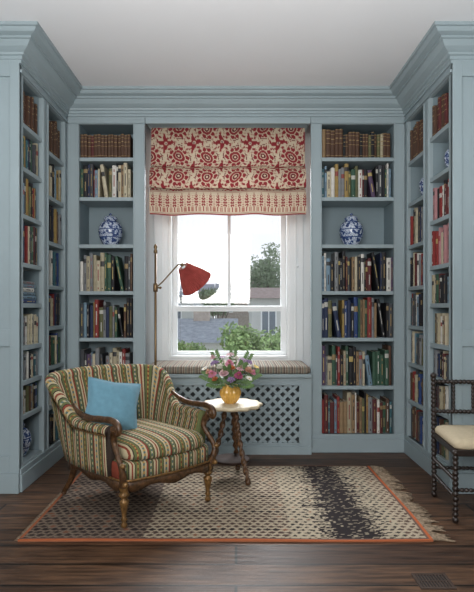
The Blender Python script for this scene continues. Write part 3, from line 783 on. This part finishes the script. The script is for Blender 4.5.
def flower(kind, dx, dy, dz, cname, r, pos):
    r *= 1.12; dz -= 0.006; dx *= 1.12
    base = Vector((VX, VY, VZ+0.03)); head = Vector((VX+dx, VY+dy, VZ+dz))
    t = thing(kind, tuple(base), f"{cname} {kind.replace('_',' ')} {pos} the vase bouquet", 'flower', 0, 'cut flowers in the amber vase')
    h = head-base; mouth = Vector((dx*0.10, dy*0.10, 0.09)); mouth.x = max(-0.03, min(0.03, mouth.x)); mouth.y = max(-0.03, min(0.03, mouth.y))
    pts = catmull([Vector((mouth.x*-0.4, mouth.y*-0.4, 0.005)), mouth, h*0.75+Vector((0,0,0.012)), h], 5)
    MB().tube(pts, 0.0022, 6).build('stem', M_stem, t)
    d = (pts[-1]-pts[-3]).normalized()*0.5+Vector((dx*0.8, -0.35, 0.6)).normalized()*0.7
    Mx = Matrix.Translation(h) @ d.to_track_quat('Z','Y').to_matrix().to_4x4()
    mb = MB()
    if kind == 'dahlia':
        for q in range(5): petals(mb, 12-q, r*0.1, r*(1-0.17*q), 0.004+0.004*q, 0.002+r*0.24*q, r*0.34, ph=q*0.4)
    elif kind == 'daisy':
        petals(mb, 12, r*0.2, r, 0.003, 0.006, r*0.3)
    elif kind == 'rose':
        for q in range(4): petals(mb, 6, r*0.1, r*(0.95-0.2*q), -0.002, r*(0.3+0.22*q), r*0.9, ph=q*0.5)
    else:
        for q in range(18):
            aa = q*2.4; rr = r*math.sqrt(q/18)
            mb.ball((rr*math.cos(aa), rr*math.sin(aa), r*0.5*(1-(rr/r)**2)), r*0.22, seg=8)
    mb.xf(0, Mx); bo = mb.build('bloom', FM[cname], t, fixn=False)
    e = MB().ball((0,0,r*0.12 if kind == 'daisy' else r*0.5), r*0.22, seg=8, sz=0.6); e.xf(0, Mx); e.build('flower_centre', M_eye, bo)
    if kind in ('rose','dahlia'):
        for s_ in (0.5, 0.72):
            lf = MB()
            c0 = h*s_; sd = Vector((-h.y, h.x, 0)).normalized() if h.xy.length > 0.01 else Vector((1,0,0)); sd = sd*(1 if s_ > 0.6 else -1)+Vector((0,0,0.3))
            up = Vector((0,-0.5,0.8)); i = [lf.V(c0), lf.V(c0+sd*0.024+up.cross(sd)*0.014), lf.V(c0+sd*0.055), lf.V(c0+sd*0.024-up.cross(sd)*0.014)]; lf.F(i)
            lf.build('leaf', M_leaf, t, fixn=False)
FL = [('dahlia',-0.10,-0.05,0.19,'pink',0.030,'low at the left of'),('dahlia',0.045,-0.07,0.185,'magenta',0.030,'low at the front of'),('rose',-0.035,-0.08,0.20,'pale pink',0.032,'at front centre of'),
 ('rose',0.10,-0.04,0.215,'peach',0.028,'at the right of'),('dahlia',-0.005,-0.03,0.255,'pink',0.030,'in the upper middle of'),('scabious',0.07,0.0,0.275,'mauve',0.024,'high at the right of'),
 ('scabious',-0.09,0.0,0.26,'purple',0.024,'high at the left of'),('daisy',-0.145,-0.01,0.225,'white',0.022,'at the far left of'),('daisy',0.145,0.0,0.235,'yellow',0.020,'at the far right of'),
 ('rose',-0.055,-0.04,0.235,'white',0.025,'left of centre in'),('dahlia',0.055,-0.05,0.23,'pale pink',0.027,'right of centre in'),('scabious',0.0,0.03,0.31,'pale pink',0.022,'at the very top of'),
 ('daisy',-0.045,0.02,0.295,'mauve',0.020,'near the top left of'),('rose',-0.085,-0.07,0.165,'orange',0.020,'lowest at left in'),('daisy',0.105,-0.07,0.170,'white',0.022,'lowest at right in'),
 ('scabious',0.005,-0.095,0.165,'purple',0.022,'lowest at front in'),('rose',0.035,0.02,0.285,'white',0.020,'near the top right of'),
 ('rose',-0.12,-0.03,0.205,'peach',0.022,'toward the left edge of'),('dahlia',0.125,-0.03,0.20,'pink',0.022,'toward the right edge of'),('scabious',0.105,0.01,0.265,'purple',0.022,'upper right of'),
 ('rose',0.01,-0.075,0.235,'orange',0.020,'just above the centre of'),('dahlia',-0.10,0.02,0.29,'pale pink',0.020,'top left of')]
for f in FL: flower(*f)
for k, (dx, dy, dz, pos) in enumerate([(-0.175,0,0.18,'at far left of'),(0.175,-0.01,0.19,'at far right of'),(0.12,0.03,0.305,'rising at the right of'),(-0.10,0.03,0.315,'rising at the left of'),(0.03,-0.12,0.13,'drooping at the front of'),(-0.13,-0.07,0.14,'drooping at the left of'),(0.13,-0.07,0.135,'drooping at the right of'),(0.02,0.05,0.345,'standing tallest in'),(-0.02,-0.10,0.24,'poking forward in the middle of'),(0.08,-0.07,0.26,'poking forward at the right of')]):
    t = thing('leaf_sprig', (VX, VY, VZ+0.03), f"green leafy sprig {pos} the vase bouquet", 'leaf sprig', 0, 'green sprigs in the amber vase')
    h = Vector((dx, dy, dz-0.03)); mth = Vector((max(-.03,min(.03,dx*0.15)), max(-.03,min(.03,dy*0.15)), 0.092))
    pts = catmull([Vector((0,0,0.006)), mth, h*0.7+Vector((0,0,0.02)), h], 5)
    MB().tube(pts, 0.0018, 5).build('stem', M_stem, t)
    lf = MB()
    for q in range(7, len(pts)):
        for sg in (-1, 1):
            c0 = pts[q]; dr = (pts[q]-pts[q-1]).normalized(); sd = dr.cross(Vector((0.2,-1,0.2))).normalized()*sg; dd = (sd+dr*0.7).normalized(); nn = dr.cross(sd).normalized(); w_ = dd.cross(nn).normalized()
            L_ = 0.036; lf.F([lf.V(c0), lf.V(c0+dd*L_*0.5+w_*0.010), lf.V(c0+dd*L_-nn*0.004), lf.V(c0+dd*L_*0.5-w_*0.010)])
    lf.build('leaves', M_leaf, t, fixn=False)

# ------------------------------------------------------------------ floor lamp
LX, LY = -0.575, 3.86
lp = thing('floor_lamp', (LX, LY, 0), 'brass floor lamp with tilted red pleated shade behind the armchair', 'lamp')
MB().lathe([(0,0.0),(0.125,0.0),(0.128,0.008),(0.12,0.016),(0.04,0.026),(0.014,0.04),(0.01,0.05),(0,0.05)], 40).build('base', M_brass, lp)
MB().tube([(0,0,0.04),(0,0,1.51)], 0.0085, 12).lathe([(0.0085,1.50),(0.014,1.505),(0.014,1.52),(0.008,1.53),(0.014,1.545),(0.010,1.56),(0,1.568)], 16).build('pole', M_brass, lp)
MB().lathe([(0,1.225),(0.015,1.225),(0.017,1.24),(0.017,1.27),(0.015,1.285),(0,1.285)], 16).tube([(0.01,0,1.255),(0.03,-0.0,1.255)], 0.006, 8).ball((0.034,0,1.255), 0.010).build('clamp', M_brass, lp)
arm = catmull([(0.01,0,1.262),(0.05,-0.01,1.295),(0.12,-0.025,1.37),(0.165,-0.035,1.415),(0.195,-0.04,1.415)], 6)
MB().tube(arm, 0.0050, 10).ball((0.195,-0.04,1.415), 0.014).build('arm', M_brass, lp)
ax = Vector((0.58,0.42,-0.74)).normalized(); shm = MB(); N = 84
for sg, mi_ in ((0, 0), (-0.0030, 1)):
    prof_ = [(0.040,0.0),(0.068,0.052),(0.095,0.105),(0.120,0.160)]
    rgs = []
    for r_, z in prof_:
        rgs.append([shm.V(((r_+sg+0.0034*(1 if k % 2 else -1))*math.cos(2*PI*k/N), (r_+sg+0.0034*(1 if k % 2 else -1))*math.sin(2*PI*k/N), z)) for k in range(N)])
    shm.rings(rgs, m=mi_, smooth=False, cap0=False, cap1=False)
for r_, z in ((0.040,0.0),(0.121,0.160)):
    shm.tube([(r_*math.cos(2*PI*k/36), r_*math.sin(2*PI*k/36), z) for k in range(37)], 0.003, 6, m=0, cap=False)
hub = Vector((0.200,-0.042,1.405))
shm.xf(0, Matrix.Translation(hub+ax*0.006) @ ax.to_track_quat('Z','Y').to_matrix().to_4x4())
lsh = shm.build('lamp_shade', [M_shade, M_shade_in], lp, fixn=False)
bu = MB().lathe([(0,0),(0.012,0),(0.014,0.03),(0.02,0.05),(0.028,0.075),(0.02,0.098),(0,0.105)], 16)
bu.xf(0, Matrix.Translation(hub) @ ax.to_track_quat('Z','Y').to_matrix().to_4x4()); bu.build('bulb', M_white, lsh)

# ------------------------------------------------------------------ bobbin chair at right
bc = thing('bobbin_chair', (1.375, 2.965, 0), 'dark bobbin-turned wooden chair with a cream seat at the right edge', 'chair', math.radians(-5))
hw, hd = 0.225, 0.195; SH = 0.375
for sx in (-1, 1):
    MB().bobbin((sx*hw, -hd, 0.03), (sx*hw, -hd, SH), 0.0165, 0.026).lathe([(0,0),(0.012,0),(0.017,0.012),(0.012,0.03),(0,0.03)], 12, (sx*hw,-hd,0)).build('leg', M_black_wood, bc)
    MB().bobbin((sx*hw, hd+0.005, 0.03), (sx*hw, hd+0.02, 0.70), 0.0165, 0.026).lathe([(0,0),(0.012,0),(0.017,0.012),(0.012,0.03),(0,0.03)], 12, (sx*hw,hd+0.005,0)).ball((sx*hw,hd+0.02,0.71), 0.019).build('leg', M_black_wood, bc)
    for z in (0.13, 0.22): MB().bobbin((sx*hw,-hd,z), (sx*hw,hd+0.008,z), 0.011, 0.022).build('stretcher', M_black_wood, bc)
MB().bobbin((-hw,-hd,0.17), (hw,-hd,0.17), 0.011, 0.022).build('stretcher', M_black_wood, bc)
MB().bobbin((-hw,hd+0.008,0.17), (hw,hd+0.008,0.17), 0.011, 0.022).build('stretcher', M_black_wood, bc)
MB().bobbin((-hw,hd+0.02,0.675), (hw,hd+0.02,0.675), 0.014, 0.024).build('back_rail', M_black_wood, bc)
MB().bobbin((-hw,hd+0.016,0.50), (hw,hd+0.016,0.50), 0.013, 0.024).build('back_rail', M_black_wood, bc)
for x in (-0.11, 0, 0.11): MB().bobbin((x,hd+0.016,0.50), (x,hd+0.02,0.675), 0.010, 0.022).build('spindle', M_black_wood, bc)
MB().box(-hw-0.005, hw+0.005, -hd-0.012, hd+0.015, SH-0.03, SH+0.005).build('seat_frame', M_black_wood, bc, bevel=0.005)
cs = MB(); rgs = []
for ins, z in ((0.01,SH+0.006),(0.0,SH+0.015),(0.0,SH+0.035),(0.008,SH+0.048),(0.03,SH+0.058),(0.09,SH+0.066)):
    rgs.append([cs.V((x, y, z)) for x, y in rrect(-hw-0.008+ins, hw+0.008-ins, -hd-0.018+ins, hd-0.012-ins, 0.035)])
cs.rings(rgs); cs.build('seat_pad', M_cream_seat, bc)

# ------------------------------------------------------------------ floor grate
gr = thing('floor_vent', (0.80, 2.19, 0), 'dark cast iron vent grate set in the floorboards at bottom right', 'vent')
g = MB().box(-0.07,0.07,-0.062,-0.05,0,0.005).box(-0.07,0.07,0.05,0.062,0,0.005).box(-0.07,-0.058,-0.05,0.05,0,0.005).box(0.058,0.07,-0.05,0.05,0,0.005)
g.build('frame', M_iron, gr)
g = MB()
for k in range(9): x = -0.05+0.0125*k; g.box(x-0.003,x+0.003,-0.05,0.05,0.0012,0.0042)
g.box(-0.058,0.058,-0.003,0.003,0.0012,0.0044); g.build('bars', M_iron, gr)
MB().box(-0.058,0.058,-0.05,0.05,0.0003,0.0011).build('dark_opening', M_dark, gr)

# ------------------------------------------------------------------ outside
M_grass = mat('garden_ground', (126,136,108), 0.9, var=0.2, scale=0.6)
struct(MB().box(-40, 40, 5.2, 80, -3.1, -3.0), 'ground', M_grass)
M_render = mat('white_render', (196,196,194), 0.8, var=0.05, scale=1)
M_slate = mat('grey_slate', (140,144,150), 0.8, var=0.25, scale=9)
M_tile = mat('red_brown_tile', (150,130,122), 0.8, var=0.2, scale=8)
M_brick = mat('london_brick', (166,154,144), 0.9, var=0.2, scale=8)
M_winglass = mat('dark_pane', (104,114,126), 0.2, var=0.1, scale=3)
def house(x, y, w, d, h, roofh, wall, roof, label, zb=-3.0):
    t = thing('house', (x, y, zb), label, 'house')
    MB().box(-w/2, w/2, 0, d, 0, h).build('walls', wall, t)
    rf = MB(); e = 0.2
    i = [rf.V(p) for p in ((-w/2-e,-e,h),(w/2+e,-e,h),(w/2+e,d+e,h),(-w/2-e,d+e,h),(-w/2-e,d/2,h+roofh),(w/2+e,d/2,h+roofh))]
    for f in ((0,1,5,4),(2,3,4,5),(0,4,3),(1,2,5),(0,3,2,1)): rf.F([i[k] for k in f])
    rf.build('roof', roof, t)
    MB().box(w/2-0.9, w/2-0.5, d/2-0.2, d/2+0.2, h+roofh*0.4, h+roofh+0.3).build('chimney', M_brick, t)
    n = max(1, int(w/1.2))
    for k in range(n):
        cx_ = -w/2+w*(k+0.5)/n
        f_ = MB().box(cx_-0.28, cx_+0.28, -0.03, 0.02, h-1.3, h-0.4).build('window', M_white, t)
        MB().box(cx_-0.23, cx_-0.02, -0.035, -0.03, h-1.25, h-0.45).box(cx_+0.02, cx_+0.23, -0.035, -0.03, h-1.25, h-0.45).build('pane', M_winglass, f_)
    return t
house(-1.25, 12, 2.2, 3, 3.35, 0.50, M_render, M_slate, 'low white rendered outbuilding with grey roof, outside left')
house(1.75, 19, 2.4, 4, 4.45, 0.45, M_render, M_tile, 'white house with shallow tiled roof beyond the garden, right')
house(-3.3, 30, 3.6, 5, 4.75, 0.8, M_render, M_slate, 'distant pale house with slate roof behind the outbuilding')
house(0.3, 37, 3.2, 5, 5.1, 0.8, M_brick, M_slate, 'distant brick house with slate roof in the middle of the view')
M_tl = mat('hazed_tree_leaves', (124,142,108), 0.8, var=0.35, scale=5); M_bl = mat('bush_leaves', (126,148,96), 0.8, var=0.4, scale=7); M_trunk = mat('bark', (108,94,82), 0.9, var=0.2)  # leaf colours paled to put outdoor haze into them
def tree(x, y, z0, zc, rx, rz, n, ls, m, name, label):
    t = thing(name, (x, y, z0), label, 'tree' if name == 'tree' else 'bush')
    mb = MB(); rr = random.Random(int(x*100)+int(y*10))
    cl = [(max(-1,min(1,rr.gauss(0,0.5)))*rx, max(-1,min(1,rr.gauss(0,0.45)))*rx, (zc-z0)+max(-1,min(1,rr.gauss(0,0.45)))*rz) for _ in range(30)]
    for k in range(n):
        c = rr.choice(cl); q = Vector((rr.gauss(0,1), rr.gauss(0,1), rr.gauss(0,1))).normalized()*rx*0.36*rr.random()**0.4
        p = Vector(c)+q; a = Vector((rr.uniform(-1,1), rr.uniform(-1,1), rr.uniform(-1,1))).normalized(); b_ = a.orthogonal().normalized()
        mb.F([mb.V(p), mb.V(p+a*ls*0.5+b_*ls*0.3), mb.V(p+a*ls), mb.V(p+a*ls*0.5-b_*ls*0.3)])
    mb.build('foliage', m, t, fixn=False)
    tr_ = MB().tube([(0,0,0),(0,0,(zc-z0)*0.6),(0.1*rx,0,(zc-z0))], [rx*0.12,rx*0.09,rx*0.04], 8)
    for k in range(5):
        tr_.tube([(0,0,(zc-z0)*0.6), tuple(cl[k])], [rx*0.05, rx*0.015], 6)
    tr_.build('trunk', M_trunk, t)
tree(1.45, 26.5, -3, 2.55, 1.45, 1.35, 5200, 0.15, M_tl, 'tree', 'tall leafy green tree seen through the right of the window')
tree(-0.9, 25.5, -3, 1.45, 0.8, 0.5, 3000, 0.13, M_tl, 'tree', 'distant low green tree seen in the middle of the window')
tree(0.36, 8.0, -3, 0.50, 0.55, 0.5, 6500, 0.07, M_bl, 'bush', 'bright green bush just outside the window at right')
tree(-0.85, 9.6, -3, 0.10, 0.45, 0.30, 5000, 0.07, M_bl, 'bush', 'low green bush outside the window at left')

# ------------------------------------------------------------------ world, lights, camera
w = bpy.data.worlds.new('sky'); scene.world = w; w.use_nodes = True
nt = w.node_tree; bg = nt.nodes['Background']
tc = nt.nodes.new('ShaderNodeTexCoord'); sp = nt.nodes.new('ShaderNodeSeparateXYZ'); nt.links.new(tc.outputs['Generated'], sp.inputs[0])
nt.links.new(ramp(nt, sp.outputs[2], [(0.0, (240,243,247)), (0.6, (214,226,242))], False), bg.inputs['Color']); bg.inputs['Strength'].default_value = 1.25
def area(name, loc, rot, sx, sy, e, c=(1,1,1)):
    l = bpy.data.lights.new(name, 'AREA'); l.shape = 'RECTANGLE'; l.size = sx; l.size_y = sy; l.energy = e; l.color = c
    o = bpy.data.objects.new(name, l); col.objects.link(o); o.location = loc; o.rotation_euler = [math.radians(a) for a in rot]; return o
area('daylight_outside', (-0.06, 6.2, 3.3), (-62, 0, 0), 2.5, 2.0, 460, (0.96,0.98,1))
area('room_daylight', (-0.6, -1.3, 1.9), (84, 0, -9), 1.8, 1.4, 100, (1,0.985,0.965))
area('ceiling_bounce', (0, 1.1, 1.2), (180, 0, 0), 2.2, 2.2, 56, (1,0.99,0.98))

cam = bpy.data.cameras.new('camera'); co = bpy.data.objects.new('camera', cam); col.objects.link(co)
co.location = (0, 0, 1.11); co.rotation_euler = (PI/2, 0, 0)
cam.sensor_fit = 'HORIZONTAL'; cam.sensor_width = 36; cam.lens = 36*540/474
cam.shift_x = 1/474; cam.shift_y = 12/474
cam.clip_start = 0.05
scene.camera = co
try:
    scene.view_settings.view_transform = 'Standard'
except Exception: pass
print('BOOKS', nbooks)
